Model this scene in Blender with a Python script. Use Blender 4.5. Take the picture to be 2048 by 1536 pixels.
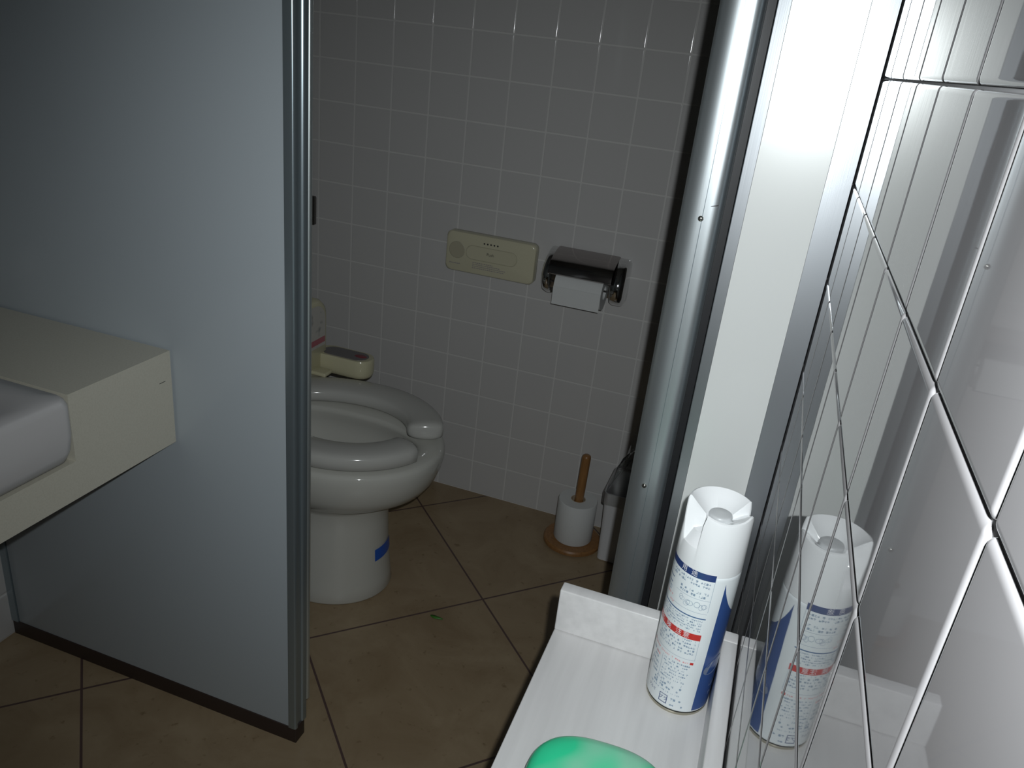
import bpy, bmesh, math, random
from mathutils import Vector, Matrix
random.seed(7)
for o in list(bpy.data.objects):
    bpy.data.objects.remove(o)
scn = bpy.context.scene
COL = scn.collection
PI = math.pi

# ------------------------------------------------------------------ camera
CAM_Z = 1.191
YAW, PITCH, ROLL, FPX = -0.29075113, -0.40778454, 0.11471906, 1589.987
fwd = Vector((math.sin(YAW)*math.cos(PITCH), math.cos(YAW)*math.cos(PITCH), math.sin(PITCH)))
r0 = Vector((math.cos(YAW), -math.sin(YAW), 0))
u0 = r0.cross(fwd)
rgt = r0*math.cos(ROLL) + u0*math.sin(ROLL)
upv = u0*math.cos(ROLL) - r0*math.sin(ROLL)
cd = bpy.data.cameras.new('camera')
cam = bpy.data.objects.new('camera', cd)
COL.objects.link(cam)
M = Matrix((rgt, upv, -fwd)).transposed().to_4x4()
M.translation = Vector((0, 0, CAM_Z))
cam.matrix_world = M
cd.sensor_width = 36.0
cd.lens = FPX/2048*36.0
cd.clip_start = 0.01
scn.camera = cam

# ------------------------------------------------------------------ light and exposure
w = bpy.data.worlds.new('world')
scn.world = w
w.use_nodes = True
w.node_tree.nodes['Background'].inputs[0].default_value = (0.6, 0.75, 1.0, 1)
w.node_tree.nodes['Background'].inputs[1].default_value = 0.02
vs = scn.view_settings
vs.view_transform = 'Standard'
vs.look = 'None'
vs.gamma = 1.0
vs.use_curve_mapping = False
vs.exposure = 0.0
# the flash of the camera, a few centimetres up and to the right of the lens
fl = bpy.data.lights.new('camera_flash', 'SPOT')
fl.energy = 26.0
fl.color = (0.93, 0.98, 1.0)
fl.shadow_soft_size = 0.006
fl.spot_size = math.radians(100)
fl.spot_blend = 1.0
flo = bpy.data.objects.new('camera_flash', fl)
COL.objects.link(flo)
FT = math.radians(5)     # the flash head points a little lower than the lens
ff = fwd*math.cos(FT)-upv*math.sin(FT)
fu = upv*math.cos(FT)+fwd*math.sin(FT)
fm = Matrix((rgt, fu, -ff)).transposed().to_4x4()
fm.translation = Vector((0.023, 0, CAM_Z+0.045))
flo.matrix_world = fm


# ------------------------------------------------------------------ materials
def mat(name, color, rough=0.5, metal=0.0, spec=0.5, coat=0.0, coat_rough=0.05, noise=None, bump=None,
        sss=0.0, trans=0.0, aniso=0.0, ior=1.5):
    m = bpy.data.materials.new(name)
    m.use_nodes = True
    nt = m.node_tree
    b = nt.nodes['Principled BSDF']
    b.inputs['Base Color'].default_value = (*color, 1)
    b.inputs['Roughness'].default_value = rough
    b.inputs['Metallic'].default_value = metal
    b.inputs['Specular IOR Level'].default_value = spec
    b.inputs['Coat Weight'].default_value = coat
    b.inputs['Coat Roughness'].default_value = coat_rough
    b.inputs['IOR'].default_value = ior
    b.inputs['Anisotropic'].default_value = aniso
    b.inputs['Transmission Weight'].default_value = trans
    if sss:
        b.inputs['Subsurface Weight'].default_value = sss
        b.inputs['Subsurface Radius'].default_value = (0.01, 0.01, 0.01)
    tc = nt.nodes.new('ShaderNodeTexCoord')
    if noise:
        col2, scale, stretch, detail, lo, hi = noise
        mp = nt.nodes.new('ShaderNodeMapping')
        mp.inputs['Scale'].default_value = stretch
        nz = nt.nodes.new('ShaderNodeTexNoise')
        nz.inputs['Scale'].default_value = scale
        nz.inputs['Detail'].default_value = detail
        rp = nt.nodes.new('ShaderNodeValToRGB')
        rp.color_ramp.elements[0].position = lo
        rp.color_ramp.elements[1].position = hi
        rp.color_ramp.elements[0].color = (*color, 1)
        rp.color_ramp.elements[1].color = (*col2, 1)
        nt.links.new(tc.outputs['Object'], mp.inputs[0])
        nt.links.new(mp.outputs[0], nz.inputs['Vector'])
        nt.links.new(nz.outputs['Fac'], rp.inputs[0])
        nt.links.new(rp.outputs[0], b.inputs['Base Color'])
    if bump:
        bs, st, dist, strength = bump
        mp2 = nt.nodes.new('ShaderNodeMapping')
        mp2.inputs['Scale'].default_value = st
        nb = nt.nodes.new('ShaderNodeTexNoise')
        nb.inputs['Scale'].default_value = bs
        nb.inputs['Detail'].default_value = 2
        bp = nt.nodes.new('ShaderNodeBump')
        bp.inputs['Strength'].default_value = strength
        bp.inputs['Distance'].default_value = dist
        nt.links.new(tc.outputs['Object'], mp2.inputs[0])
        nt.links.new(mp2.outputs[0], nb.inputs['Vector'])
        nt.links.new(nb.outputs['Fac'], bp.inputs['Height'])
        nt.links.new(bp.outputs[0], b.inputs['Normal'])
    return m


M_TILE = mat('glazed_white_tile', (0.55, 0.54, 0.53), 0.08, bump=(14, (1, 1, 1), 0.0005, 0.2))
M_TILE_R = mat('glazed_grey_tile', (0.25, 0.243, 0.247), 0.02, spec=0.6, bump=(18, (1, 1, 1), 0.0003, 0.12))
M_GROUT = mat('pale_grout', (0.64, 0.63, 0.61), 0.8)
M_GROUT_R = mat('grey_grout', (0.42, 0.42, 0.43), 0.8)
M_CEIL = mat('ceiling_board', (0.7, 0.7, 0.68), 0.9, noise=((0.6, 0.6, 0.58), 40, (1, 1, 1), 2, 0.4, 0.7))
M_PANEL = mat('blue_grey_laminate', (0.43, 0.475, 0.505), 0.15, spec=0.35)
M_ALU = mat('satin_aluminium', (0.63, 0.68, 0.70), 0.40, metal=0.90, bump=(6, (260, 260, 1), 0.0002, 0.12))
M_ALU_LT = mat('bright_aluminium', (0.66, 0.72, 0.72), 0.35, metal=0.85)
M_ALU_DARK = mat('anodised_dark_aluminium', (0.34, 0.40, 0.43), 0.3, metal=0.75)
M_ALU_PLATE = mat('pale_aluminium_plate', (0.86, 0.88, 0.86), 0.27, metal=0.15, bump=(6, (200, 200, 1), 0.0002, 0.08))
M_ALU_STRIP = mat('bare_aluminium_strip', (0.80, 0.84, 0.88), 0.36, metal=1.0, bump=(6, (260, 260, 1), 0.0002, 0.1))
M_RUBBER = mat('black_rubber', (0.012, 0.012, 0.014), 0.5)
M_BASE = mat('dark_brown_plinth', (0.035, 0.022, 0.018), 0.5)
M_CREAM = mat('cream_laminate', (0.60, 0.575, 0.485), 0.25, spec=0.5, noise=((0.57, 0.545, 0.455), 420, (1, 1, 1), 3, 0.42, 0.62))
M_BASIN = mat('grey_white_ceramic', (0.56, 0.545, 0.54), 0.15)
M_CERAMIC = mat('white_ceramic', (0.54, 0.535, 0.49), 0.06, spec=0.55)
M_SEAT = mat('grey_seat_plastic', (0.49, 0.485, 0.455), 0.12)
M_IVORY = mat('ivory_plastic', (0.56, 0.53, 0.36), 0.15)
M_IVORY_BOX = mat('aged_ivory_plastic', (0.58, 0.55, 0.40), 0.18)
M_IVORY_DK = mat('dark_ivory_grille', (0.33, 0.31, 0.22), 0.5)
M_CHROME = mat('chrome', (0.72, 0.72, 0.72), 0.07, metal=1.0)
M_CHROME_LID = mat('smoked_chrome_lid', (0.40, 0.37, 0.36), 0.12, metal=1.0)
M_CHROME_SAT = mat('satin_chrome', (0.5, 0.48, 0.47), 0.2, metal=1.0)
M_PAPER = mat('toilet_paper', (0.66, 0.67, 0.66), 0.95, bump=(300, (1, 1, 1), 0.0005, 0.3))
M_CARD = mat('cardboard_core', (0.45, 0.36, 0.26), 0.9)
M_WOOD = mat('varnished_beech', (0.31, 0.155, 0.055), 0.35, noise=((0.23, 0.11, 0.038), 30, (6, 6, 0.6), 4, 0.35, 0.7))
M_SHELF = mat('white_woodgrain_laminate', (0.77, 0.76, 0.755), 0.3, spec=0.45, noise=((0.68, 0.67, 0.665), 5, (16, 0.8, 16), 4, 0.35, 0.75))
M_CAN = mat('white_can_lacquer', (0.88, 0.93, 0.95), 0.15)
M_CAP = mat('white_cap_plastic', (0.92, 0.94, 0.95), 0.18)
M_BTN = mat('grey_button_plastic', (0.60, 0.62, 0.63), 0.35)
M_TIN = mat('tin_rim', (0.50, 0.47, 0.38), 0.3, metal=1.0)
M_BLUE = mat('blue_print', (0.035, 0.085, 0.27), 0.2)
M_NAVY = mat('navy_print', (0.03, 0.06, 0.20), 0.25)
M_BLUELINE = mat('steel_blue_print', (0.07, 0.16, 0.33), 0.25)
M_GLYPH = mat('grey_blue_print', (0.27, 0.36, 0.47), 0.3)
M_RED = mat('red_print', (0.62, 0.035, 0.03), 0.25)
M_PINK = mat('pink_print', (0.80, 0.36, 0.38), 0.3)
M_WHITE_INK = mat('white_print', (0.85, 0.85, 0.88), 0.3)
M_ICEBLUE = mat('pale_blue_print', (0.30, 0.36, 0.50), 0.25)
M_GREEN = mat('green_translucent_plastic', (0.04, 0.72, 0.36), 0.3, sss=0.25, noise=((0.27, 0.70, 0.47), 16, (1, 1, 1), 1, 0.42, 0.6))
M_GREEN_IN = mat('milky_green_gel', (0.24, 0.62, 0.42), 0.4, sss=0.4)
M_LEAF = mat('leaf_green', (0.05, 0.20, 0.02), 0.5)
M_STICK_BLUE = mat('sticker_blue', (0.012, 0.10, 0.50), 0.3)
M_BIN = mat('white_bin_plastic', (0.62, 0.62, 0.63), 0.3)
M_BAG = mat('clear_bag_film', (0.8, 0.8, 0.8), 0.1, trans=0.97, ior=1.1)
M_MIRROR = mat('mirror_silver', (0.9, 0.92, 0.92), 0.0, metal=1.0)
M_DARK = mat('dark_print', (0.02, 0.02, 0.02), 0.4)
M_DECAL = mat('decal_paper', (0.50, 0.48, 0.44), 0.35, noise=((0.25, 0.25, 0.24), 45, (1, 1, 1), 1, 0.55, 0.7))
M_STEEL = mat('dull_steel', (0.22, 0.21, 0.20), 0.4, metal=1.0)
M_GLINT = mat('screw_steel', (0.7, 0.69, 0.62), 0.2, metal=1.0)


def floor_material():
    m = bpy.data.materials.new('beige_stone_tile')
    m.use_nodes = True
    nt = m.node_tree
    b = nt.nodes['Principled BSDF']
    b.inputs['Roughness'].default_value = 0.34
    b.inputs['Specular IOR Level'].default_value = 0.35
    tc = nt.nodes.new('ShaderNodeTexCoord')
    mp = nt.nodes.new('ShaderNodeMapping')
    mp.vector_type = 'POINT'
    sub = nt.nodes.new('ShaderNodeVectorMath')
    sub.operation = 'SUBTRACT'
    sub.inputs[1].default_value = (-0.437, 1.424, 0)
    mp.inputs['Rotation'].default_value = (0, 0, math.radians(45))
    nt.links.new(tc.outputs['Object'], sub.inputs[0])
    nt.links.new(sub.outputs[0], mp.inputs[0])
    sep = nt.nodes.new('ShaderNodeSeparateXYZ')
    nt.links.new(mp.outputs[0], sep.inputs[0])
    T, G = 0.41, 0.0022

    def band(sock):
        d = nt.nodes.new('ShaderNodeMath'); d.operation = 'DIVIDE'; d.inputs[1].default_value = T
        nt.links.new(sock, d.inputs[0])
        r = nt.nodes.new('ShaderNodeMath'); r.operation = 'ROUND'
        nt.links.new(d.outputs[0], r.inputs[0])
        s = nt.nodes.new('ShaderNodeMath'); s.operation = 'SUBTRACT'
        nt.links.new(d.outputs[0], s.inputs[0]); nt.links.new(r.outputs[0], s.inputs[1])
        a = nt.nodes.new('ShaderNodeMath'); a.operation = 'ABSOLUTE'
        nt.links.new(s.outputs[0], a.inputs[0])
        l = nt.nodes.new('ShaderNodeMath'); l.operation = 'LESS_THAN'; l.inputs[1].default_value = G/T
        nt.links.new(a.outputs[0], l.inputs[0])
        return l.outputs[0]
    mx = nt.nodes.new('ShaderNodeMath'); mx.operation = 'MAXIMUM'
    nt.links.new(band(sep.outputs[0]), mx.inputs[0])
    nt.links.new(band(sep.outputs[1]), mx.inputs[1])
    n1 = nt.nodes.new('ShaderNodeTexNoise'); n1.inputs['Scale'].default_value = 7; n1.inputs['Detail'].default_value = 6
    n1.inputs['Roughness'].default_value = 0.65; n1.inputs['Distortion'].default_value = 0.8
    nt.links.new(tc.outputs['Object'], n1.inputs['Vector'])
    rp = nt.nodes.new('ShaderNodeValToRGB')
    rp.color_ramp.elements[0].position = 0.3; rp.color_ramp.elements[0].color = (0.265, 0.19, 0.11, 1)
    rp.color_ramp.elements[1].position = 0.72; rp.color_ramp.elements[1].color = (0.37, 0.285, 0.18, 1)
    nt.links.new(n1.outputs['Fac'], rp.inputs[0])
    n2 = nt.nodes.new('ShaderNodeTexNoise'); n2.inputs['Scale'].default_value = 55; n2.inputs['Detail'].default_value = 3
    nt.links.new(tc.outputs['Object'], n2.inputs['Vector'])
    r2 = nt.nodes.new('ShaderNodeValToRGB')
    r2.color_ramp.elements[0].position = 0.26; r2.color_ramp.elements[0].color = (0.7, 0.66, 0.6, 1)
    r2.color_ramp.elements[1].position = 0.36; r2.color_ramp.elements[1].color = (1, 1, 1, 1)
    nt.links.new(n2.outputs['Fac'], r2.inputs[0])
    mul = nt.nodes.new('ShaderNodeMixRGB'); mul.blend_type = 'MULTIPLY'; mul.inputs[0].default_value = 1
    nt.links.new(rp.outputs[0], mul.inputs[1]); nt.links.new(r2.outputs[0], mul.inputs[2])
    mix = nt.nodes.new('ShaderNodeMixRGB')
    mix.inputs[2].default_value = (0.10, 0.062, 0.055, 1)
    nt.links.new(mx.outputs[0], mix.inputs[0]); nt.links.new(mul.outputs[0], mix.inputs[1])
    nt.links.new(mix.outputs[0], b.inputs['Base Color'])
    inv = nt.nodes.new('ShaderNodeMath'); inv.operation = 'SUBTRACT'; inv.inputs[0].default_value = 1
    nt.links.new(mx.outputs[0], inv.inputs[1])
    bp = nt.nodes.new('ShaderNodeBump'); bp.inputs['Strength'].default_value = 0.4; bp.inputs['Distance'].default_value = 0.001
    nt.links.new(inv.outputs[0], bp.inputs['Height'])
    nt.links.new(bp.outputs[0], b.inputs['Normal'])
    return m


M_FLOOR = floor_material()


# ------------------------------------------------------------------ helpers
def tag(o, label=None, cat=None, group=None, kind=None):
    if label: o['label'] = label
    if cat: o['category'] = cat
    if group: o['group'] = group
    if kind: o['kind'] = kind
    return o


def thing(name, label, cat, loc=(0, 0, 0), rz=0.0, group=None):
    o = bpy.data.objects.new(name, None)
    COL.objects.link(o)
    o.location = loc
    o.rotation_euler = (0, 0, rz)
    o.empty_display_size = 0.05
    return tag(o, label, cat, group)


def from_bm(name, bm, mats, parent=None, smooth=True, world=True, angle=None):
    """link a bmesh as one object; with world=True its coordinates are world ones"""
    me = bpy.data.meshes.new(name)
    bmesh.ops.recalc_face_normals(bm, faces=bm.faces[:])
    bm.to_mesh(me)
    bm.free()
    return link_mesh(name, me, mats, parent, smooth, world, angle)


def link_mesh(name, me, mats, parent=None, smooth=True, world=True, angle=None):
    if not isinstance(mats, (list, tuple)):
        mats = [mats]
    for m in mats:
        me.materials.append(m)
    for p in me.polygons:
        p.use_smooth = smooth
    if angle is not None:
        me.set_sharp_from_angle(angle=math.radians(angle))
    o = bpy.data.objects.new(name, me)
    COL.objects.link(o)
    if parent is not None:
        o.parent = parent
        if world:
            pm = Matrix.Identity(4)
            q = parent
            while q is not None:
                pm = Matrix.LocRotScale(q.location, q.rotation_euler, q.scale) @ pm
                q = q.parent
            me.transform(pm.inverted())
    return o


def add_box(bm, x0, x1, y0, y1, z0, z1, bev=0.0, seg=3, mi=0):
    n = len(bm.verts)
    r = bmesh.ops.create_cube(bm, size=1.0)
    vs_ = r['verts']
    for v in vs_:
        v.co = Vector((x0+(v.co.x+.5)*(x1-x0), y0+(v.co.y+.5)*(y1-y0), z0+(v.co.z+.5)*(z1-z0)))
    fs = set(f for v in vs_ for f in v.link_faces)
    for f in fs:
        f.material_index = mi
    if bev > 0:
        es = list(set(e for v in vs_ for e in v.link_edges))
        bmesh.ops.bevel(bm, geom=es, offset=bev, segments=seg, affect='EDGES', profile=0.5)
    return bm


def box(name, b, m, parent=None, bev=0.002, seg=3, world=True):
    bm = bmesh.new()
    add_box(bm, *b, bev=bev, seg=seg)
    return from_bm(name, bm, m, parent, angle=35, world=world)


def lathe_bm(profile, cx, cy, n=48, bm=None, mi=0):
    """profile: list of (r, z); closed at axis when r == 0"""
    bm = bm or bmesh.new()
    rings = []
    for r, z in profile:
        if r <= 1e-7:
            rings.append([bm.verts.new((cx, cy, z))])
        else:
            rings.append([bm.verts.new((cx+r*math.cos(2*PI*i/n), cy+r*math.sin(2*PI*i/n), z)) for i in range(n)])
    skin(bm, rings, mi)
    return bm


def skin(bm, rings, mi=0, closed=True):
    for a, b in zip(rings, rings[1:]):
        n = max(len(a), len(b))
        rng = range(n) if closed else range(n-1)
        for i in rng:
            j = (i+1) % n
            if len(a) == 1 and len(b) == 1:
                continue
            if len(a) == 1:
                f = bm.faces.new((a[0], b[j], b[i]))
            elif len(b) == 1:
                f = bm.faces.new((a[i], a[j], b[0]))
            else:
                f = bm.faces.new((a[i], a[j], b[j], b[i]))
            f.material_index = mi


def loft_bm(rings, cap0=True, cap1=True, bm=None, mi=0):
    bm = bm or bmesh.new()
    rr = [[bm.verts.new(p) for p in ring] for ring in rings]
    skin(bm, rr, mi)
    if cap0:
        bm.faces.new(rr[0][::-1]).material_index = mi
    if cap1:
        bm.faces.new(rr[-1]).material_index = mi
    return bm


def prism_z(pts, z0, z1, bev=0.0, bm=None, mi=0):
    return loft_bm([[(x, y, z0) for x, y in pts], [(x, y, z1) for x, y in pts]], bm=bm, mi=mi)


def rrect(cx, cy, wx, wy, r, n=6):
    pts = []
    for (sx, sy, a0) in ((1, 1, 0), (-1, 1, 90), (-1, -1, 180), (1, -1, 270)):
        for k in range(n+1):
            a = math.radians(a0+90*k/n)
            pts.append((cx+sx*(wx/2-r)+r*math.cos(a), cy+sy*(wy/2-r)+r*math.sin(a)))
    return pts


# ------------------------------------------------------------------ tiled walls
def tile_wall(name, org, u, v, n, ulen, vlen, uj, vj, mt, mg, T=0.1, gap=0.003, wd=0.004, dp=0.0022,
              steps=4, grout_depth=0.0022, tilt=0.0015, label=None):
    """wall with real tiles; org is the corner, u and v its directions, n out of the wall; the tile faces lie at org + 0*n"""
    org, u, v, n = Vector(org), Vector(u), Vector(v), Vector(n)
    verts, faces, mi = [], [], []

    def P(a, b, h):
        verts.append(tuple(org+u*a+v*b+n*h))
    # grout slab with thickness
    for h in (-grout_depth, -0.05):
        for (a, b) in ((0, 0), (ulen, 0), (ulen, vlen), (0, vlen)):
            P(a, b, h)
    for f in ((0, 1, 2, 3), (7, 6, 5, 4), (0, 4, 5, 1), (1, 5, 6, 2), (2, 6, 7, 3), (3, 7, 4, 0)):
        faces.append(f); mi.append(1)

    def cuts(L, j):
        j = j % T
        c = [0.0] if j > 0.004 else []
        x = j
        while x < L-0.004:
            c.append(x); x += T
        c.append(L)
        return list(zip(c, c[1:]))

    def prof(L):
        out = []
        for k in range(steps+1):
            a = (k/steps)*PI/2
            out.append((wd*(1-math.cos(a)), math.sin(a)))
        sup_ = min(wd*1.12, L*.49)
        mid = [(sup_, 1.0), (L/2, 1.0), (L-sup_, 1.0)]
        return out+mid+[(L-x, h) for x, h in out[::-1]]
    for (a0, a1) in cuts(ulen, uj):
        pa = prof(a1-a0-gap)
        for (b0, b1) in cuts(vlen, vj):
            if a1-a0 < 0.012 or b1-b0 < 0.012:
                continue
            pb = prof(b1-b0-gap)
            tu, tv = random.uniform(-1, 1)*tilt, random.uniform(-1, 1)*tilt
            base = len(verts)
            for x, hx in pa:
                for y, hy in pb:
                    h = -dp*(1-math.sqrt(max(0, hx*hx+hy*hy-1)) if hx*hx+hy*hy > 1 else 1)
                    h += tu*(x-(a1-a0)/2)+tv*(y-(b1-b0)/2)
                    P(a0+gap/2+x, b0+gap/2+y, h)
            m_ = len(pb)
            for i in range(len(pa)-1):
                for j in range(m_-1):
                    faces.append((base+i*m_+j, base+(i+1)*m_+j, base+(i+1)*m_+j+1, base+i*m_+j+1)); mi.append(0)
    if u.cross(v).dot(n) < 0:
        faces = [f[::-1] for f in faces]
    me = bpy.data.meshes.new(name)
    me.from_pydata(verts, [], faces)
    me.update()
    me.polygons.foreach_set('material_index', mi)
    o = link_mesh(name, me, [mt, mg], smooth=True)
    me.polygons.foreach_set('use_smooth', [m_ == 0 for m_ in mi])
    return tag(o, label, 'wall', kind='structure')


XL, XR, YB, YF, H = -1.243, 0.067, 1.85, -0.85, 2.4
tile_wall('wall_back', (XL, YB, 0), (1, 0, 0), (0, 0, 1), (0, -1, 0), XR-XL, H, -0.742-XL, 0.0, M_TILE, M_GROUT,
          gap=0.0026, wd=0.0020, dp=0.0007, grout_depth=0.0003, tilt=0.0008, label='white square tiled wall behind the toilet')
tile_wall('wall_right', (XR, YF, 0), (0, 1, 0), (0, 0, 1), (-1, 0, 0), YB-YF, H, -YF, 0.093, M_TILE_R, M_GROUT_R,
          gap=0.0014, wd=0.0030, dp=0.0020, steps=7, grout_depth=0.0018, tilt=0.0003, label='glossy grey tiled wall close on the right')
tile_wall('wall_left', (XL, YF, 0), (0, 1, 0), (0, 0, 1), (1, 0, 0), YB-YF, H, 0.73-YF, 0.0, M_TILE, M_GROUT,
          label='white tiled wall behind the washbasin counter')
tile_wall('wall_front', (XL, YF, 0), (1, 0, 0), (0, 0, 1), (0, 1, 0), XR-XL, H, 0.0, 0.0, M_TILE, M_GROUT,
          label='white tiled wall behind the viewer')
tag(box('floor', (XL-.05, XR+.05, YF-.05, YB+.05, -0.06, 0), M_FLOOR, bev=0), 'beige stone floor tiles laid diagonally with dark joints', 'floor', kind='structure')
tag(box('ceiling', (XL-.05, XR+.05, YF-.05, YB+.05, H, H+.05), M_CEIL, bev=0), 'plain pale ceiling board', 'ceiling', kind='structure')

# ------------------------------------------------------------------ partition panel on the left
pt = thing('partition_panel', 'blue grey laminate toilet partition panel with aluminium edging, left of the opening', 'partition', (-0.92, 0.92, 0))
box('panel_sheet', (-1.226, -0.607, 0.9035, 0.932, 0.034, 2.05), M_PANEL, pt, bev=0.0005)
bm = bmesh.new()
# edge channel: flat front face, bright rounded nose, groove, rear lip
prof = [(-0.608, 0.9005), (-0.5968, 0.9005), (-0.5955, 0.9008), (-0.5943, 0.9015), (-0.5936, 0.9026), (-0.5932, 0.9040), (-0.593, 0.9065), (-0.5965, 0.9068), (-0.5972, 0.909),
        (-0.5972, 0.920), (-0.5965, 0.9225), (-0.594, 0.9235), (-0.593, 0.9250), (-0.593, 0.934), (-0.594, 0.9350), (-0.608, 0.9350)]
prism_z(prof, 0.034, 2.05, bm=bm)
from_bm('edge_channel', bm, M_ALU_DARK, pt, angle=35)
bm = bmesh.new()
prism_z([(-0.600, 0.9355), (-0.5945, 0.9355), (-0.5928, 0.9362), (-0.5918, 0.9378), (-0.5914, 0.940), (-0.5918, 0.9425), (-0.5930, 0.9442), (-0.600, 0.9445)], 0.075, 2.05, bm=bm)
o = from_bm('door_stop', bm, M_ALU_LT, pt, angle=60); o['label'] = 'bright slim stop strip on the rear edge'
bm = bmesh.new()
prism_z([(-1.243, 0.9005), (-1.227, 0.9005), (-1.227, 0.935), (-1.243, 0.935)], 0.034, 2.05, bm=bm)
from_bm('wall_channel', bm, M_ALU_DARK, pt, smooth=False)
o = box('plinth', (-1.243, -0.594, 0.9022, 0.930, 0.0, 0.0338), M_BASE, pt, bev=0.0015); o['label'] = 'dark brown plinth under the panel'

# ------------------------------------------------------------------ stall door opened inwards, seen on its hinge edge
dr = thing('door_1', 'toilet stall door swung open, only its aluminium hinge edge showing', 'door', (-0.073, 0.92, 0))
dr['kind'] = 'structure'
pts = [(-0.0992, 0.935)]
for k in range(25):
    u_ = -math.cos(PI*k/24)
    pts.append((-0.0769+0.0223*u_, 0.902-0.0135*math.sqrt(max(0, 1-(abs(u_)**2.0 if u_ < 0 else u_**5)))))
pts += [(-0.0546, 0.935)]
bm = bmesh.new(); prism_z(pts, 0.02, 2.05, bm=bm)
from_bm('edge_profile', bm, M_ALU, dr, angle=50)
bm = bmesh.new(); add_box(bm, -0.0736, -0.0730, 0.8872, 0.8890, 0.02, 2.05)
from_bm('seam', bm, M_ALU_DARK, dr, smooth=False)
box('door_leaf', (-0.0970, -0.0570, 0.936, 1.50, 0.03, 2.05), M_PANEL, dr, bev=0.001)
for (sx, sz) in ((-0.0748, CAM_Z-0.1571), (-0.0785, CAM_Z-0.4949)):
    bm = bmesh.new()
    prof_s = [(0.0, 0.0022), (0.0016, 0.0021), (0.0028, 0.0013), (0.0032, 0.0)]
    lathe_bm(prof_s, 0, 0, 20, bm)
    bmesh.ops.rotate(bm, cent=(0, 0, 0), matrix=Matrix.Rotation(PI/2, 3, 'X'), verts=bm.verts[:])
    bmesh.ops.translate(bm, vec=(sx, 0.8886, sz), verts=bm.verts[:])
    o = from_bm('screw', bm, M_GLINT, dr); o['label'] = 'small bright screw head'
    bm = bmesh.new(); add_box(bm, sx-0.0020, sx+0.0020, 0.8858, 0.8870, sz-0.0006, sz+0.0006)
    from_bm('screw_slot', bm, M_DARK, o, smooth=False)

bm = bmesh.new()
bm.faces.new([bm.verts.new(p) for p in ((-.0670, .8882, 1.0480), (-.0590, .8882, 1.0500), (-.0590, .8882, 1.0514), (-.0660, .8882, 1.0490))])
o = from_bm('scuff_mark', bm, M_DARK, dr, smooth=False)

# ------------------------------------------------------------------ jamb plate against the right wall
jb = thing('trim_1', 'bright pale aluminium door jamb plate against the grey tiled wall', 'door jamb', (0.01, 0.9, 0))
jb['kind'] = 'structure'
bm = bmesh.new(); add_box(bm, -0.0300, 0.0405, 0.8772, 0.932, 0.0, 2.1, bev=0.0004)
from_bm('jamb_plate', bm, M_ALU_PLATE, jb, smooth=False)
bm = bmesh.new(); prism_z([(-0.0425, 0.932), (-0.0425, 0.8800), (-0.0418, 0.8792), (-0.0302, 0.8778), (-0.0302, 0.932)], 0.0, 2.1, bm=bm)
o = from_bm('edge_strip', bm, M_ALU_STRIP, jb, smooth=False); o['label'] = 'bright bare metal strip on the door side'
bm = bmesh.new(); prism_z([(0.0407, 0.932), (0.0407, 0.8778), (0.0655, 0.8800), (0.0655, 0.932)], 0.0, 2.1, bm=bm)
o = from_bm('edge_strip', bm, M_ALU_STRIP, jb, smooth=False); o['label'] = 'bright bare metal strip on the wall side'
bm = bmesh.new(); prism_z([(-0.0544, 0.923), (-0.0427, 0.923), (-0.0427, 0.935), (-0.0544, 0.935)], 0.0, 2.1, bm=bm)
o = from_bm('rubber_seal', bm, M_RUBBER, jb, smooth=False); o['label'] = 'black rubber seal in the gap'

# ------------------------------------------------------------------ washbasin counter with apron, left
ZC, XC = 0.709, -0.809
ct = thing('washbasin_counter', 'cream speckled laminate washbasin counter ending at the partition panel', 'counter', (-1.0, 0.3, ZC-0.155))
bm = bmesh.new()
YS = 0.712          # basin edge
for (a, b, c, d, e, f) in ((XL, XC, YS, 0.8995, ZC-0.155, ZC), (XL, XC, -0.84, 0.05, ZC-0.155, ZC), (XL, -1.13, 0.05, YS, ZC-0.155, ZC),
                           (-0.840, XC, 0.05, YS, ZC-0.155, ZC-0.0985)):
    add_box(bm, a, b, c, d, e, f)
bmesh.ops.remove_doubles(bm, verts=bm.verts[:], dist=1e-5)
from_bm('counter_body', bm, M_CREAM, ct, smooth=False)
bm = bmesh.new(); add_box(bm, XC-0.001, XC+0.0004, 0.874, 0.886, ZC-0.046, ZC-0.0452)
o = from_bm('scratch', bm, M_DARK, ct, smooth=False)

sk = thing('washbasin', 'grey white ceramic washbasin set into the cream counter', 'washbasin', (-0.96, 0.38, ZC-0.1))
# outer shell: rounded front edge, bowl hollowed inside
rings = []


def basin_ring(x0, x1, y0, y1, r, z, n=8):
    return [(x, y, z) for x, y in rrect((x0+x1)/2, (y0+y1)/2, x1-x0, y1-y0, r, n)]


bm = bmesh.new()
B0, B1 = 0.052, YS-0.002
rg = [basin_ring(-1.12, -0.845, B0+.02, B1-.02, .02, ZC-.0955),
      basin_ring(-1.125, -0.815, B0+.012, B1-.012, .02, ZC-.0935),
      basin_ring(-1.128, -0.801, B0+.006, B1-.006, .022, ZC-.086),
      basin_ring(-1.129, -0.796, B0+.002, B1-.002, .022, ZC-.072),
      basin_ring(-1.129, -0.795, B0, B1, .020, ZC-.05),
      basin_ring(-1.129, -0.797, B0, B1, .018, ZC-.010),
      basin_ring(-1.128, -0.800, B0+.002, B1-.002, .018, ZC-.003),
      basin_ring(-1.126, -0.804, B0+.005, B1-.005, .018, ZC+.0005),
      basin_ring(-1.095, -0.845, B0+.05, B1-.05, .05, ZC-.001),
      basin_ring(-1.085, -0.856, B0+.062, B1-.062, .06, ZC-.012),
      basin_ring(-1.07, -0.875, B0+.085, B1-.085, .07, ZC-.05),
      basin_ring(-1.04, -0.91, B0+.15, B1-.15, .06, ZC-.082)]
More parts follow.
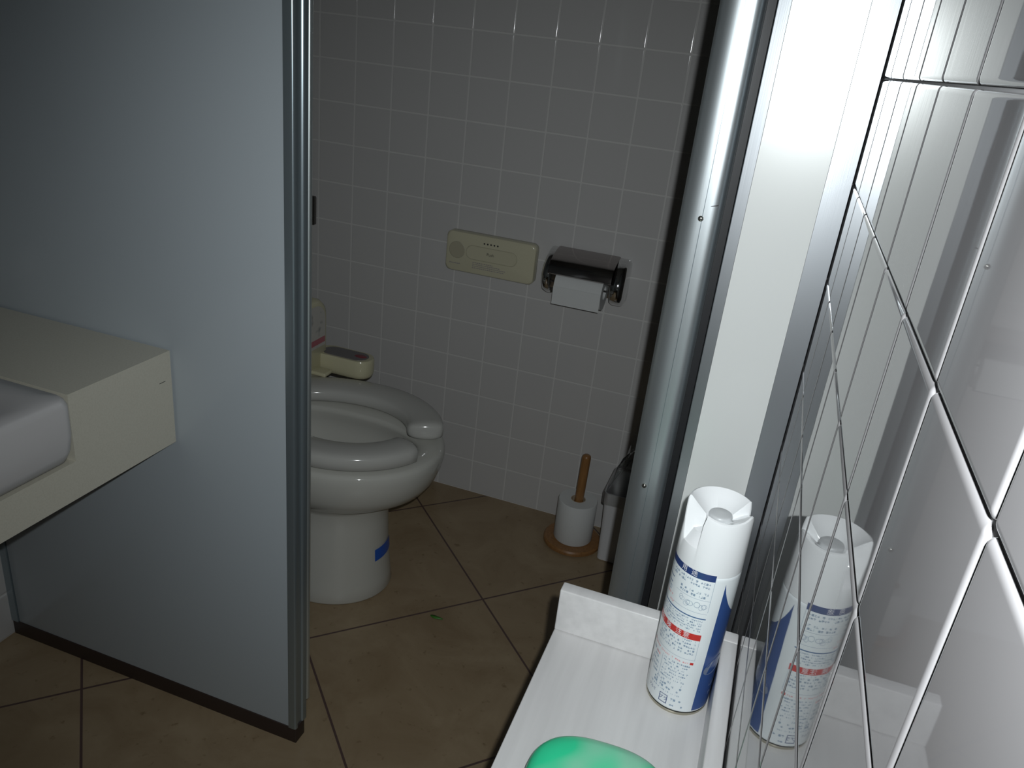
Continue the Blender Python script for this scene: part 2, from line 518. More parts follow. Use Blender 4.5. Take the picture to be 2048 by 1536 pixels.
loft_bm(rg, bm=bm)
from_bm('basin_bowl', bm, M_BASIN, sk, angle=70)
bm = lathe_bm([(0, .004), (.012, .004), (.02, .002), (.021, 0)], -0.975, 0.38, 24)
bmesh.ops.translate(bm, vec=(0, 0, ZC-.082), verts=bm.verts[:])
from_bm('drain', bm, M_CHROME, sk)

mr = thing('wall_mirror', 'large frameless mirror on the tiled wall above the washbasin', 'mirror', (XL, 0.2, 0.9))
box('mirror_glass', (XL+.0005, XL+.006, -0.35, 0.733, 0.90, 1.9), M_MIRROR, mr, bev=0.0)

# ------------------------------------------------------------------ toilet
YT = 1.362
tl = thing('toilet', 'white ceramic toilet with open-front seat standing half behind the partition', 'toilet', (-0.82, YT, 0))
NT = 64


def egg(cx, af, ab, b, z, yc=YT, pw=2.35):
    out = []
    for i in range(NT):
        t = 2*PI*i/NT
        c, s = math.cos(t), math.sin(t)
        if c >= 0:
            x, y = af*c, b*s
        else:
            x = ab*math.copysign(abs(c)**(2/pw), c)
            y = b*math.copysign(abs(s)**(2/pw), s)
        out.append((cx+x, yc+y, z))
    return out


CX = -0.77
RZ = 0.376
bm = bmesh.new()
rg = [egg(-.80, .145, .30, .122, 0.0), egg(-.80, .147, .30, .124, 0.004), egg(-.80, .143, .30, .121, 0.03), egg(-.80, .136, .30, .115, 0.10),
      egg(-.80, .132, .30, .110, 0.18), egg(-.80, .133, .30, .111, 0.222), egg(-.80, .140, .30, .117, 0.236), egg(-.79, .152, .31, .130, 0.247),
      egg(-.78, .172, .33, .148, 0.262), egg(CX, .192, .34, .165, 0.281), egg(CX, .208, .345, .177, 0.304), egg(CX, .218, .35, .184, 0.330),
      egg(CX, .2225, .35, .187, 0.352), egg(CX, .222, .35, .1865, 0.365), egg(CX, .219, .348, .184, 0.372), egg(CX, .212, .345, .178, RZ),
      egg(CX, .170, .20, .095, RZ), egg(CX, .166, .195, .091, RZ-.004), egg(CX, .164, .19, .089, RZ-.014), egg(CX, .172, .195, .098, RZ-.030),
      egg(CX, .165, .18, .096, RZ-.065), egg(CX, .12, .15, .080, RZ-.12), egg(CX, .07, .09, .055, RZ-.165), egg(CX, .02, .03, .02, RZ-.18)]
loft_bm(rg, bm=bm)
from_bm('bowl', bm, M_CERAMIC, tl, angle=80)


def seat_bm():
    """U-shaped ring: path from the far prong round the back to the near prong"""
    path = []
    g = math.radians(19)
    n = 60
    for i in range(n+1):
        t = g+(2*PI-2*g)*i/n
        c, s = math.cos(t), math.sin(t)
        ax = .176 if c >= 0 else .21
        path.append((Vector((CX+ax*c, YT+.1472*s, 0)), t))
    rings = []
    m = 20

    def ring(p, nrm, k, zk, shrink=1.0, fwdo=Vector((0, 0, 0))):
        out = []
        for j in range(m):
            a = 2*PI*j/m
            c, s = math.cos(a), math.sin(a)
            ww = 0.0395*shrink
            off = ww*math.copysign(abs(c)**0.72, c)
            if s > 0:
                hh = 0.0195*abs(s)**0.55 - 0.004*(off/0.0395 < 0)*abs(off/0.0395)
            else:
                hh = -0.021*abs(s)**0.5
            q = p+nrm*off+fwdo
            out.append((q.x, q.y, RZ+0.0258+hh*shrink**0.6))
        return out
    tang = []
    for i in range(len(path)):
        a = path[max(0, i-1)][0]; b = path[min(len(path)-1, i+1)][0]
        tang.append((b-a).normalized())
    for i, (p, t) in enumerate(path):
        d = tang[i]
        nrm = Vector((d.y, -d.x, 0))
        if nrm.dot(p-Vector((CX, YT, 0))) < 0:
            nrm = -nrm
        if i == 0:
            for sh, f in ((.25, .0115), (.6, .010), (.85, .006)):
                rings.append(ring(p, nrm, i, 0, sh, -d*f))
        rings.append(ring(p, nrm, i, 0))
        if i == len(path)-1:
            for sh, f in ((.85, .006), (.6, .010), (.25, .0115)):
                rings.append(ring(p, nrm, i, 0, sh, d*f))
    return loft_bm(rings)


o = from_bm('seat', seat_bm(), M_SEAT, tl, angle=80); o['label'] = 'grey open-front seat ring'
# ivory rear housing with printed decal
bm = bmesh.new()
pr = []
for (x, y, z) in ():
    pass
yl, yr = 1.16, 1.572


def hous(x, y0, y1, z0, z1, r):
    out = []
    for (cy, cz, a0) in ((y1-r, z1-r, 0), (y0+r, z1-r, 90)):
        for k in range(7):
            a = math.radians(a0+90*k/6)
            out.append((x, cy+r*math.cos(a), cz+r*math.sin(a)))
    out += [(x, y0, z0), (x, y1, z0)]
    return out


loft_bm([hous(-1.20, yl, yr, .376, .596, .045), hous(-.955, yl, yr, .376, .596, .045), hous(-.945, yl+.004, yr-.004, .376, .592, .045), hous(-.942, yl+.009, yr-.009, .376, .587, .045)], bm=bm)
hs = from_bm('rear_housing', bm, M_IVORY, tl, angle=50); hs['label'] = 'ivory plastic rear housing'
bm = bmesh.new()
loft_bm([hous(-.9421, yl+.016, yr-.014, .478, .582, .04), hous(-.9413, yl+.016, yr-.014, .478, .582, .04)], bm=bm)
o = from_bm('decal', bm, M_DECAL, hs, smooth=False); o['label'] = 'printed instruction decal'
bm = bmesh.new(); add_box(bm, -.9413, -.9408, yl+.016, yr-.015, .486, .500)
o = from_bm('decal_band', bm, mat('decal_pink', (0.42, 0.13, 0.15), 0.4), hs, smooth=False); o['label'] = 'pink band along the decal'
# control arm beside the seat
arm_pts = rrect(-0.895, 1.572, 0.15, 0.066, 0.032, 8)
bm = bmesh.new()
rg = []
for z, s in ((.412, .80), (.416, .92), (.424, .985), (.436, 1.0), (.450, 1.0), (.456, .975), (.459, .93)):
    rg.append([(-0.895+(x+0.895)*(1-(1-s)*.45), 1.572+(y-1.572)*s, z) for x, y in arm_pts])
loft_bm(rg, bm=bm)
arm = from_bm('control_arm', bm, M_IVORY, tl, angle=50); arm['label'] = 'ivory control arm beside the seat'
bm = bmesh.new()
prism_z([(-0.892+(x+0.895)*.78, 1.572+(y-1.572)*.74) for x, y in arm_pts], .4588, .4602, bm=bm)
from_bm('control_panel', bm, mat('control_grey', (0.16, 0.15, 0.15), 0.35), arm, smooth=False)
bm = bmesh.new(); lathe_bm([(0, .0014), (.008, .0014), (.0095, 0)], 0, 0, 24, bm)
for v in bm.verts:
    v.co = Vector((v.co.x*1.7-.853, v.co.y+1.574, v.co.z+.460))
o = from_bm('button', bm, mat('button_red', (0.22, 0.05, 0.06), 0.4), arm); o['label'] = 'dark red button'
# lever under the arm root
bm = bmesh.new(); add_box(bm, -.99, -.905, 1.50, 1.535, .418, .428, bev=.004)
from_bm('hinge_cover', bm, M_IVORY, tl, angle=40)


# sticker on the pedestal
def ped_pt(t, z, off):
    z0, z1 = 0.10, 0.17
    k = (z-z0)/(z1-z0)
    af = .136+(.134-.136)*k + (0.007 if z < .1 else 0)*((.10-z)/.07)
    b = .115+(.112-.115)*k + (0.006 if z < .1 else 0)*((.10-z)/.07)
    c, s = math.cos(t), math.sin(t)
    nx, ny = c/af, s/b
    L = math.hypot(nx, ny)
    return (-.80+af*c+off*nx/L, YT+b*s+off*ny/L, z)


def patch(bm, t0, t1, z0, z1, off, n=10, mi=0):
    a = [[bm.verts.new(ped_pt(t0+(t1-t0)*i/n, z, off)) for i in range(n+1)] for z in (z0, z1)]
    skin(bm, a, mi, closed=False)


ST0, ST1, SZ0, SZ1 = math.radians(-17), math.radians(18), 0.090, 0.120
bm = bmesh.new(); patch(bm, ST0, ST1, SZ0, SZ1, .0012)
sk_ = from_bm('sticker', bm, M_STICK_BLUE, tl); sk_['label'] = 'small blue sticker on the pedestal'
bm = bmesh.new(); patch(bm, ST0+.13, ST1-.13, SZ0+.011, SZ0+.013, .0016); patch(bm, ST0+.2, ST1-.2, SZ0+.0145, SZ0+.016, .0016)
from_bm('sticker_print', bm, M_ICEBLUE, sk_)

# ------------------------------------------------------------------ sound box on the back wall
def wall_rr(x0, x1, z0, z1, r, y, n=6):
    return [(x, y, z) for x, z in rrect((x0+x1)/2, (z0+z1)/2, x1-x0, z1-z0, r, n)]


bx = thing('sound_box', 'ivory plastic sound box with round speaker on the tiled wall', 'speaker box', (-0.645, YB, 0.69))
BX0, BX1, BZ0, BZ1 = -0.758, -0.5225, 0.640, 0.7405
bm = bmesh.new()
loft_bm([wall_rr(BX0+.002, BX1-.002, BZ0+.002, BZ1-.002, .014, YB), wall_rr(BX0, BX1, BZ0, BZ1, .014, YB-.004), wall_rr(BX0, BX1, BZ0, BZ1, .014, YB-.024),
         wall_rr(BX0+.0015, BX1-.0015, BZ0+.0015, BZ1-.0015, .014, YB-.0275), wall_rr(BX0+.005, BX1-.005, BZ0+.005, BZ1-.005, .012, YB-.029)], bm=bm)
from_bm('housing', bm, M_IVORY_BOX, bx, angle=40)
YF_ = YB-.0292
bm = bmesh.new()
lathe_bm([(0, .0008), (.020, .0008), (.0215, 0)], 0, 0, 40, bm)
for i in range(-4, 5):
    for j in range(-4, 5):
        if i*i+j*j < 17:
            bmesh.ops.create_circle(bm, cap_ends=True, segments=8, radius=.0009, matrix=Matrix.Translation((i*.0041, j*.0041, .00095)))
bmesh.ops.rotate(bm, cent=(0, 0, 0), matrix=Matrix.Rotation(PI/2, 3, 'X'), verts=bm.verts[:])
bmesh.ops.translate(bm, vec=(-.7275, YF_, .6945), verts=bm.verts[:])
from_bm('speaker_grille', bm, mat('ivory_grille', (0.43, 0.40, 0.29), 0.5), bx, smooth=False)


def text_bm(txt, size, spacing=1.0):
    cu = bpy.data.curves.new('t', 'FONT')
    cu.body = txt
    cu.size = size
    cu.align_x = 'CENTER'
    cu.align_y = 'CENTER'
    cu.space_character = spacing
    cu.resolution_u = 3
    o_ = bpy.data.objects.new('t', cu)
    COL.objects.link(o_)
    bpy.context.view_layer.update()
    me_ = o_.to_mesh()
    bm_ = bmesh.new()
    bm_.from_mesh(me_)
    o_.to_mesh_clear()
    bpy.data.objects.remove(o_)
    bpy.data.curves.remove(cu)
    return bm_


def outline_strip(bm, pts, wdt, y, mi=0):
    n = len(pts)
    a, b = [], []
    cx = sum(p[0] for p in pts)/n; cz = sum(p[1] for p in pts)/n
    for i, p in enumerate(pts):
        d = Vector((pts[(i+1) % n][0]-pts[i-1][0], pts[(i+1) % n][1]-pts[i-1][1])).normalized()
        nn = Vector((d.y, -d.x))
        a.append(bm.verts.new((p[0], y, p[1]))); b.append(bm.verts.new((p[0]+nn.x*wdt, y, p[1]+nn.y*wdt)))
    skin(bm, [a, b], mi)


bm = bmesh.new()
loft_bm([wall_rr(-.702, -.569, .678, .7115, .016, YF_-.0002), wall_rr(-.7015, -.5695, .6785, .711, .016, YF_-.0012)], bm=bm)
pb_ = from_bm('push_button', bm, M_IVORY_BOX, bx, smooth=False)
bm = bmesh.new()
outline_strip(bm, rrect(-.6355, .69475, .134, .0345, .016, 6), .0008, YF_-.0006)
from_bm('button_outline', bm, M_IVORY_DK, pb_, smooth=False)
tb = text_bm('Push', .0105)
for v in tb.verts:
    v.co = Vector((-.638+v.co.x, YF_-.0014, .696+v.co.y))
from_bm('button_print', tb, M_STEEL, pb_, smooth=False)
for k in range(5):
    bm = bmesh.new(); lathe_bm([(0, .001), (.0018, .001), (.0022, 0)], 0, 0, 14, bm)
    bmesh.ops.rotate(bm, cent=(0, 0, 0), matrix=Matrix.Rotation(PI/2, 3, 'X'), verts=bm.verts[:])
    bmesh.ops.translate(bm, vec=(-.6565+.0088*k, YF_, .7215), verts=bm.verts[:])
    o = from_bm('indicator_lamp', bm, M_DARK, bx)
bm = bmesh.new()
for r_, (x0, x1, z) in enumerate(((-.684, -.63, .6690), (-.684, -.612, .6645), (-.684, -.597, .6600), (-.684, -.60, .6555))):
    x = x0
    while x < x1:
        l_ = random.uniform(.0018, .005)
        bm.faces.new([bm.verts.new(p) for p in ((x, YF_-.0002, z), (x+l_, YF_-.0002, z), (x+l_, YF_-.0002, z+.0019), (x, YF_-.0002, z+.0019))])
        x += l_+.0012
M_PRINT = mat('print_violet_grey', (0.30, 0.27, 0.28), 0.5)
from_bm('small_print', bm, M_PRINT, bx, smooth=False)
bm = bmesh.new()
x = -.746
while x < -.717:
    l_ = random.uniform(.0018, .004)
    bm.faces.new([bm.verts.new(p) for p in ((x, YF_-.0002, .659), (x+l_, YF_-.0002, .659), (x+l_, YF_-.0002, .6612), (x, YF_-.0002, .6612))])
    x += l_+.0010
from_bm('emblem_print', bm, M_PRINT, bx, smooth=False)

# ------------------------------------------------------------------ chrome paper holder on the back wall
ph = thing('paper_holder', 'chrome toilet paper holder with hinged lid on the tiled wall', 'paper holder', (-0.39, YB, 0.69))
HX0, HX1 = -0.465, -0.325
for x0, x1 in ((HX0-.026, HX0-.003), (HX1+.003, HX1+.034)):
    cheek = []
    for (yy, zz) in ((YB, .742), (YB-.012, .745), (YB-.030, .742), (YB-.050, .732), (YB-.072, .712), (YB-.082, .690), (YB-.080, .668), (YB-.066, .648), (YB-.040, .636), (YB-.016, .634), (YB, .640)):
        cheek.append((yy, zz))
    out = HX0-.026 == x0
    rgs = []
    xs = [(x0, .82), (x0+.004, .96), (x0+.009, 1.0), (x1-.003, 1.0), (x1, .97)] if out else [(x0, .97), (x0+.003, 1.0), (x1-.009, 1.0), (x1-.004, .96), (x1, .82)]
    for xx, s in xs:
        rgs.append([(xx, YB-(YB-yy)*s, .69+(zz-.69)*s) for yy, zz in cheek])
    bm = loft_bm(rgs)
    from_bm('side_cheek', bm, M_CHROME, ph, angle=40)
box('back_plate', (HX0-.004, HX1+.004, YB-.006, YB, .64, .742), M_CHROME_SAT, ph, bev=.001)
lid = []
for (yy, zz) in ((YB-.010, .747), (YB-.032, .7435), (YB-.058, .736), (YB-.078, .726), (YB-.088, .714), (YB-.091, .699)):
    lid.append((yy, zz))
rgs = []
for xx in (HX0-.006, HX0-.002, HX1+.002, HX1+.006):
    e = .0012 if xx in (HX0-.006, HX1+.006) else 0
    top = [(xx, yy, zz-e) for yy, zz in lid]
    bot = [(xx, yy+.0025, zz-.003+e) for yy, zz in lid[::-1]]
    rgs.append(top+bot)
from_bm('lid', loft_bm(rgs), M_CHROME_LID, ph, angle=40)
bm = bmesh.new(); add_box(bm, HX0-.004, HX1+.004, YB-.046, YB-.042, .665, .669)
from_bm('spindle', bm, M_CHROME_SAT, ph, smooth=False)

rl = thing('toilet_roll', 'part used white toilet roll hanging in the chrome holder', 'toilet roll', (-0.395, YB-.046, .667))
bm = bmesh.new()
ccy, ccz, rr_ = YB-.050, .664, .042
circ = [(ccy+rr_*math.cos(2*PI*i/40), ccz+rr_*math.sin(2*PI*i/40)) for i in range(40)]
core = [(ccy+.017*math.cos(2*PI*i/40), ccz+.017*math.sin(2*PI*i/40)) for i in range(40)]
X0, X1 = -0.4525, -0.3375
loft_bm([[(X0, y, z) for y, z in core], [(X0, y, z) for y, z in circ], [(X1, y, z) for y, z in circ], [(X1, y, z) for y, z in core], [(X0, y, z) for y, z in core]], False, False, bm=bm)
from_bm('paper', bm, M_PAPER, rl, angle=40)
bm = bmesh.new()
yy = ccy-rr_-.0004
rg = []
for k in range(9):
    z = ccz-.004*k*1.35+.006
    rg.append([(X0, yy-.0006*math.sin(k*.5), z), (X1, yy-.0006*math.sin(k*.5), z), (X1, yy-.0010, z), (X0, yy-.0010, z)])
loft_bm(rg, bm=bm)
from_bm('loose_sheet', bm, M_PAPER, rl, angle=40)

# ------------------------------------------------------------------ small metal framed plate near the left corner
fp = thing('flush_plate', 'small dark metal framed plate on the tiled wall beside the partition edge', 'plate', (-1.19, YB, .72))
bm = bmesh.new()
a0 = wall_rr(-1.228, -1.149, .680, .756, .004, YB-.0001); a1 = wall_rr(-1.228, -1.149, .680, .756, .004, YB-.009)
b1 = wall_rr(-1.220, -1.158, .689, .747, .003, YB-.009); b0 = wall_rr(-1.220, -1.158, .689, .747, .003, YB-.001)
loft_bm([a0, a1, b1, b0, a0], False, False, bm=bm)
from_bm('frame', bm, M_STEEL, fp, angle=40)
box('inner_plate', (-1.2205, -1.1575, YB-.004, YB, .6885, .7475), M_CEIL, fp, bev=0)

# ------------------------------------------------------------------ spare roll on its wooden stand
RX, RY = -0.312, 1.752
sd = thing('paper_roll_stand', 'wooden paper roll stand with round base and upright peg on the floor', 'roll stand', (RX, RY, 0))
bm = lathe_bm([(0, 0), (.072, 0), (.0755, .003), (.0755, .010), (.072, .014), (.02, .0145), (0, .0145)], RX, RY, 48)
from_bm('base_disc', bm, M_WOOD, sd, angle=40)
bm = lathe_bm([(0, .0145), (.0115, .0145), (.0115, .25), (.0105, .256), (.007, .259), (0, .26)], RX, RY, 24)
for v in bm.verts:
    v.co.x += 0.004*(v.co.z-.0145)/.25
from_bm('peg', bm, M_WOOD, sd, angle=40)
sr = thing('spare_toilet_roll', 'full white toilet roll standing on the wooden peg stand', 'toilet roll', (RX, RY, .015))
bm = lathe_bm([(.019, .0152), (.049, .0152), (.0505, .018), (.0505, .126), (.049, .129), (.019, .129), (.019, .0152)], RX, RY, 48)
from_bm('paper', bm, M_PAPER, sr, angle=40)
bm = lathe_bm([(.0175, .0153), (.019, .0153), (.019, .1293), (.0175, .1293), (.0175, .0153)], RX, RY, 40)
from_bm('core', bm, M_CARD, sr, angle=40)

# ------------------------------------------------------------------ white bin behind the door edge
bn = thing('waste_bin', 'white plastic waste bin lined with clear bag, half hidden by the door edge', 'bin', (-0.16, 1.74, 0))
bm = bmesh.new()
rg = []
for z, gx in ((0.0, -.006), (.003, -.002), (.10, 0), (.195, .004), (.199, .005)):
    rg.append([(x, y, z) for x, y in rrect(-0.1645, 1.765, .143+2*gx, .13+2*gx, .012, 5)])
rg.append([(x, y, .199) for x, y in rrect(-0.1645, 1.765, .146, .132, .010, 5)])
rg.append([(x, y, .010) for x, y in rrect(-0.1645, 1.765, .136, .122, .010, 5)])
loft_bm(rg, bm=bm)
from_bm('bin_body', bm, M_BIN, bn, angle=40)
bm = bmesh.new()
rg = []
for k, (z, gx) in enumerate(((.17, .0085), (.199, .009), (.205, .004), (.225, -.006), (.255, -.016), (.29, -.03))):
    ring_ = []
    for i, (x, y) in enumerate(rrect(-0.1645, 1.765, .143+2*gx, .13+2*gx, .012, 5)):
        j = 0.0 if k < 2 else 0.005*(k-1)/3
        ring_.append((x+random.uniform(-j, j), y+random.uniform(-j, j), z+random.uniform(-j, j)*1.6))
    rg.append(ring_)
loft_bm(rg, False, False, bm=bm)
o = from_bm('bag_liner', bm, M_BAG, bn, smooth=False); o['label'] = 'crumpled clear bag liner'

# ------------------------------------------------------------------ white shelf in front, right
ZS, ZU = 0.564, 0.621
sh = thing('side_shelf', 'white wood-grain laminate side shelf with raised edges along the grey tiled wall', 'shelf', (-0.035, 0.4, ZS-.02))
box('shelf_board', (-0.1352, 0.0655, -0.30, 0.7545, ZS-.030, ZS), M_SHELF, sh, bev=0.0012)
box('back_upstand', (-0.1352, 0.0655, 0.7372, 0.7545, ZS+.0002, ZU), M_SHELF, sh, bev=0.0016)
box('side_upstand', (0.0485, 0.0655, -0.30, 0.7370, ZS+.0002, ZU), M_SHELF, sh, bev=0.0016)
for yb in (0.08, 0.62):
    bm = bmesh.new()
    loft_bm([[(0.064, yb, ZS-.0305), (-.09, yb, ZS-.0305), (-.09, yb, ZS-.045), (0.064, yb, ZS-.17)],
             [(0.064, yb+.02, ZS-.0305), (-.09, yb+.02, ZS-.0305), (-.09, yb+.02, ZS-.045), (0.064, yb+.02, ZS-.17)]], bm=bm)
    from_bm('bracket', bm, M_SHELF, sh, smooth=False)

# ------------------------------------------------------------------ spray can
KX, KY, KR = 0.0145, 0.700, 0.033
cn = thing('spray_can', 'tall white and blue aerosol spray can with white cap on the white shelf', 'spray can', (KX, KY, ZS))
bm = lathe_bm([(0, .003), (.026, .003), (.029, .0015), (.0318, .0015), (.0326, .0035), (.0322, .0052)], KX, KY, 64)
for v in bm.verts: v.co.z += ZS-.0014
from_bm('bottom_rim', bm, M_TIN, cn, angle=50)
bm = lathe_bm([(.031, .0045), (.0322, .0050), (KR, .0070), (KR, .172), (.0326, .1745), (.0318, .1755), (.030, .1757), (0, .1757)], KX, KY, 96)
for v in bm.verts: v.co.z += ZS
body = from_bm('can_body', bm, M_CAN, cn, angle=50)


def cyl(phi, z, off=.00015):
    a = math.radians(-90+phi)
    return Vector((KX+(KR+off)*math.cos(a), KY+(KR+off)*math.sin(a), z))


ARC = 180/PI/KR      # degrees per metre of arc
LB = bmesh.new()


def lab_rect(p0, p1, z0, z1, mi, off=.00015):
    n = max(1, int((p1-p0)/4))
    skin(LB, [[LB.verts.new(cyl(p0+(p1-p0)*i/n, z, off)) for i in range(n+1)] for z in (z0, z1)], mi, closed=False)


def lab_text(txt, phi, z, size, mi, spacing=1.0, off=.0003):
    tb_ = text_bm(txt, size, spacing)
    for f in tb_.faces:
        LB.faces.new([LB.verts.new(cyl(phi+v.co.x*ARC, z+v.co.y, off)) for v in f.verts]).material_index = mi
    tb_.free()


def lab_lines(p0, p1, z, h, mi, dens=.85, gaps=.12):
    """a row of small print, its characters as tiny strokes"""
    p = p0
    while p < p1-1.5:
        cw = h*ARC*.92
        if random.random() > gaps:
            k = random.random()
            if random.random() < dens:
                lab_rect(p, p+cw*.8, z+h*random.choice((.0, .35, .7)), z+h*(random.choice((.2, .55, .95))), mi)
                zz = z+h*random.uniform(0, .75)
                lab_rect(p+.1*cw, p+cw*.75, zz, zz+h*.16, mi)
            lab_rect(p+cw*(.15+.4*k), p+cw*(.3+.4*k), z, z+h*.95, mi)
        p += cw


Zc = CAM_Z
# blue field with sweeping top edge
pts_b, pts_t = [], []
n = 26
for i in range(n+1):
    ph_ = 37+(200-37)*i/n
    zt = Zc-.458-(.048*(1-math.exp(-(ph_-37)/24)))
    pts_b.append(LB.verts.new(cyl(ph_-(3.5 if i == 0 else 0), ZS+.0078)))
    pts_t.append(LB.verts.new(cyl(ph_+(1.5 if i == 0 else 0), zt)))
skin(LB, [pts_b, pts_t], 0, closed=False)
# pale oval and lettering on the blue
a_ = []
for k in range(25):
    t = 2*PI*k/24
    a_.append((62+24*math.cos(t), Zc-.563+.009*math.sin(t)+.004*math.cos(t)))
LB.faces.new([LB.verts.new(cyl(p, z, .0004)) for p, z in a_[:-1]]).material_index = 7
for k, (p, z) in enumerate(((70, Zc-.592), (72, Zc-.604))):
    lab_lines(p-7, p+9, z, .006, 7, 1, 0)
lab_rect(-86, 18.5, Zc-.4555, Zc-.4480, 1)                # navy header
for c_, p in (('用', -38), ('途', -18)):
    lab_text(c_, p, Zc-.4517, .0068, 6)
lab_rect(18, 18.5, Zc-.492, Zc-.4555, 3)
for z in (.4605, .4645, .4725, .4765):
    lab_lines(-60 if z < .466 else -38, 14, Zc-z, .0027, 3, .9, .18)
lab_rect(-46, 18, Zc-.4788, Zc-.4785, 3)
lab_rect(-46, 18, Zc-.4945, Zc-.4942, 3)
# line drawing panel: loops and strokes
for k in range(9):
    c_ = (random.uniform(-40, 12), Zc-random.uniform(.482, .4915))
    rx, rz = random.uniform(3.5, 6.5), random.uniform(.0022, .0036)
    lo, hi = [], []
    for i in range(17):
        t = 2*PI*i/16
        lo.append(LB.verts.new(cyl(c_[0]+rx*math.cos(t), c_[1]+rz*math.sin(t))))
        hi.append(LB.verts.new(cyl(c_[0]+rx*.88*math.cos(t), c_[1]+rz*.86*math.sin(t))))
    skin(LB, [lo, hi], 3, closed=False)
for p0, p1, z in ((-84, -58, .4705), (-84, -60, .4775)):
    lab_rect(p0, p1, Zc-z-.001, Zc-z, 2)
for z in (.458, .462, .466):
    lab_lines(-84, -62, Zc-z, .002, 3)
for z in (.4835, .4868):
    lab_lines(-84, -55, Zc-z, .002, 3)
lab_lines(-80, -52, Zc-.4905, .002, 5)
lab_lines(-56, -44, Zc-.4965, .0022, 5)
lab_rect(-86, 18, Zc-.5010, Zc-.4997, 2)                # blue rule
for z in (.5045, .5075, .5105, .5135, .5165):
    lab_lines(-80, 15, Zc-z, .0019, 3, .8, .2)
lab_rect(-90, 17.5, Zc-.5275, Zc-.5200, 4)              # red band
for c_, p in (('危', -66), ('険', -44), ('注', -22), ('意', -8)):
    lab_text(c_, p, Zc-.5238, .0072, 6)
lab_lines(-62, 14, Zc-.5305, .0022, 3, .9, .3)
for z in (.5345, .5385, .5425, .5465):
    lab_lines(-66, 12, Zc-z, .0026, 3, .9, .35)
lab_rect(16.5, 17, Zc-.5525, Zc-.5275, 3)
lab_rect(-74, 17, Zc-.5528, Zc-.5525, 3)
lab_lines(-80, 8, Zc-.5580, .0022, 5, 1, .1)
lab_rect(-82, -77, Zc-.5590, Zc-.5555, 4); lab_rect(10, 16, Zc-.5585, Zc-.5555, 4)
lab_rect(-42, -41.4, Zc-.600, Zc-.560, 3)
for k, z in enumerate((.5625, .5662, .5700, .5737, .5775, .5812, .5850)):
    lab_lines(-38, 12-(k % 3)*3, Zc-z, .0021, 3, .75, .25)
for k, z in enumerate((.566, .571, .577, .583, .588)):
    lab_lines(-82, -46, Zc-z, .0028, 3, .9, .3)
lab_lines(-62, -50, Zc-.566, .003, 5, 1, 0)
for z in (.5905, .5945, .5985):
    lab_lines(-50, 6, Zc-z, .0030, 3, .9, .35)
lab_lines(-60, 6, Zc-.6025, .0018, 3, .6, .2)
# recycling marks
for (p0, p1, z0, z1) in ((-30, -14, Zc-.6065, Zc-.6058), (-30, -14, Zc-.6168, Zc-.6160), (-30, -28.7, Zc-.6168, Zc-.6058), (-15.3, -14, Zc-.6168, Zc-.6058)):
    lab_rect(p0, p1, z0, z1, 1)
lab_text('プラ', -22, Zc-.6112, .0055, 1, .9)
lab_text('アルミ', -50, Zc-.6085, .0042, 1, .9)
lab_lines(-8, 10, Zc-.610, .003, 3, .8, .3)
lab_lines(-8, 14, Zc-.617, .0025, 3, .6, .3)
lb = from_bm('printed_label', LB, [M_BLUE, M_NAVY, M_BLUELINE, M_GLYPH, M_RED, M_PINK, M_WHITE_INK, M_ICEBLUE], body)
for me_ in (lb.data,):
    pass

# cap: shell whose rim dips to a spray notch at the left front and a finger scoop at the right
ZCAP0, ZCAP1 = ZS+.176, CAM_Z-.386
bm = bmesh.new()
NC = 144


def smooth01(t):
    t = max(0, min(1, t))
    return t*t*(3-2*t)


def rim_h(phi):
    """phi in degrees right of the front, -180..180; how far the rim drops below the top"""
    if -90 <= phi <= -24:
        return .040*min(1, (phi+90)/27)
    if -24 < phi < -22:
        return .041*(1-(phi+24)/2)
    if -22 <= phi <= 66:
        return .0055*math.cos((phi-22)/44*PI/2*.8)
    if 66 < phi < 118:
        return .0017+.0115*smooth01((phi-74)/20)
    if 118 <= phi < 121:
        return .0132*(1-(phi-118)/3)
    return 0.0


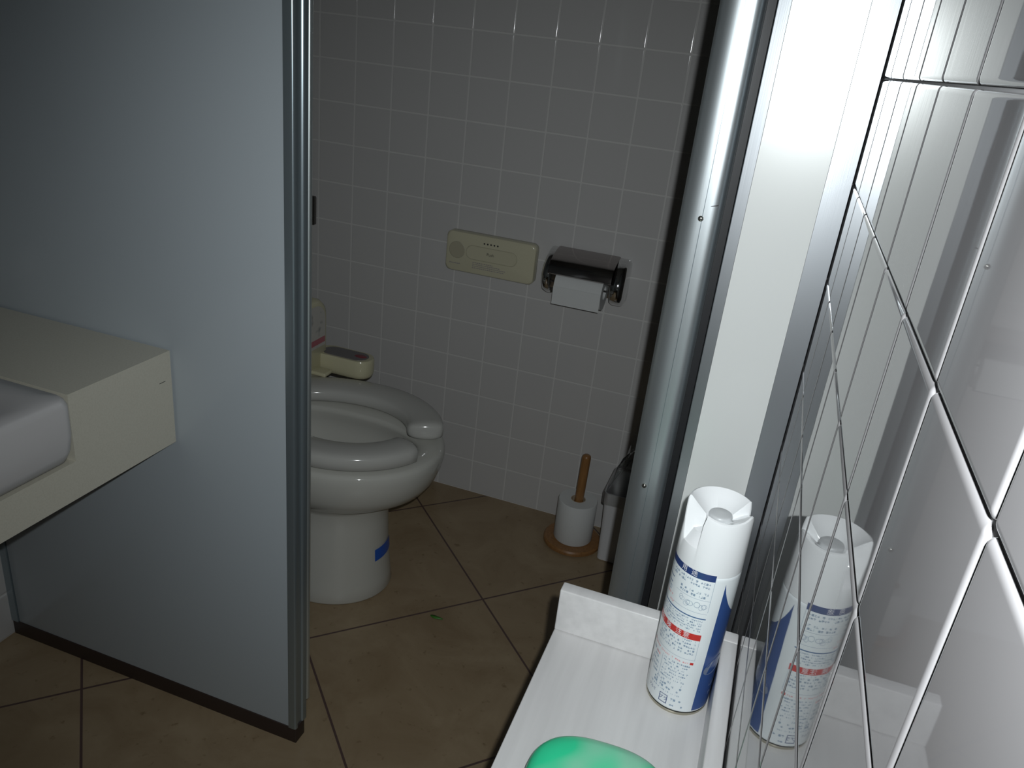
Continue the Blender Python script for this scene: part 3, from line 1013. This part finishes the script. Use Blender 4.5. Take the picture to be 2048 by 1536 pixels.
rings = [[], [], [], [], [], [], []]
for i in range(NC):
    phi = -180+360*i/NC
    a = math.radians(-90+phi)
    c, s = math.cos(a), math.sin(a)
    d = rim_h(phi)
    zt = ZCAP1-d
    deck = ZCAP1-.0165
    r_in = .0125
    notch = d > .012
    prof = [(.0329, ZCAP0), (.0329, ZCAP0+.010), (.0322, zt-.0035), (.0314, zt-.0008), (.0298, zt),
            (.0235, (zt+deck)/2+(.002 if not notch else 0)), (r_in, deck-(d*.25 if notch else 0))]
    for k, (r, z) in enumerate(prof):
        rings[k].append(bm.verts.new((KX+r*c, KY+r*s, z)))
skin(bm, rings)
bm.faces.new(rings[-1])
bm.faces.new(rings[0][::-1])
from_bm('cap', bm, M_CAP, cn, angle=38)
bm = lathe_bm([(0, .0105), (.0095, .0105), (.0110, .0095), (.0115, .0078), (.0115, 0)], KX+.001, KY+.001, 40)
for v in bm.verts: v.co.z += ZCAP1-.0225
from_bm('spray_button', bm, M_BTN, cn, angle=40)

# ------------------------------------------------------------------ green soap case at the bottom edge
SX, SY = -0.034, 0.509
sp = thing('soap_case', 'translucent green plastic soap case at the near end of the white shelf', 'soap case', (SX, SY, ZS))


def sup(cx, cy, a, b, z, p=2.6, n=56, rot=.06):
    out = []
    for i in range(n):
        t = 2*PI*i/n
        c, s = math.cos(t), math.sin(t)
        x = a*math.copysign(abs(c)**(2/p), c); y = b*math.copysign(abs(s)**(2/p), s)
        out.append((cx+x*math.cos(rot)-y*math.sin(rot), cy+x*math.sin(rot)+y*math.cos(rot), z))
    return out


bm = bmesh.new()
rg = [sup(SX, SY, .066*s, .054*s, ZS+z) for s, z in ((.88, .0003), (.95, .003), (1.0, .012), (1.0, .028), (.99, .034), (.965, .040), (.92, .0445), (.84, .048), (.70, .0505), (.45, .052))]
loft_bm(rg, bm=bm)
from_bm('lid', bm, M_GREEN, sp, angle=60)

# ------------------------------------------------------------------ leaf scrap on the floor
bm = bmesh.new()
LX, LY = -0.506, 1.318
top = []
for i in range(15):
    t = 2*PI*i/14
for z in (.0005, .0016):
    top.append([(LX+.0135*math.cos(2*PI*i/16)*(1 if abs(math.cos(2*PI*i/16)) < .9 else 1.12), LY+.0045*math.sin(2*PI*i/16)*(1-.3*math.cos(2*PI*i/16)), z+.0012*abs(math.cos(2*PI*i/16))) for i in range(16)])
loft_bm(top, bm=bm)
lf = from_bm('leaf_scrap', bm, M_LEAF, None)
tag(lf, 'tiny green leaf scrap on the beige floor in front of the toilet', 'leaf')
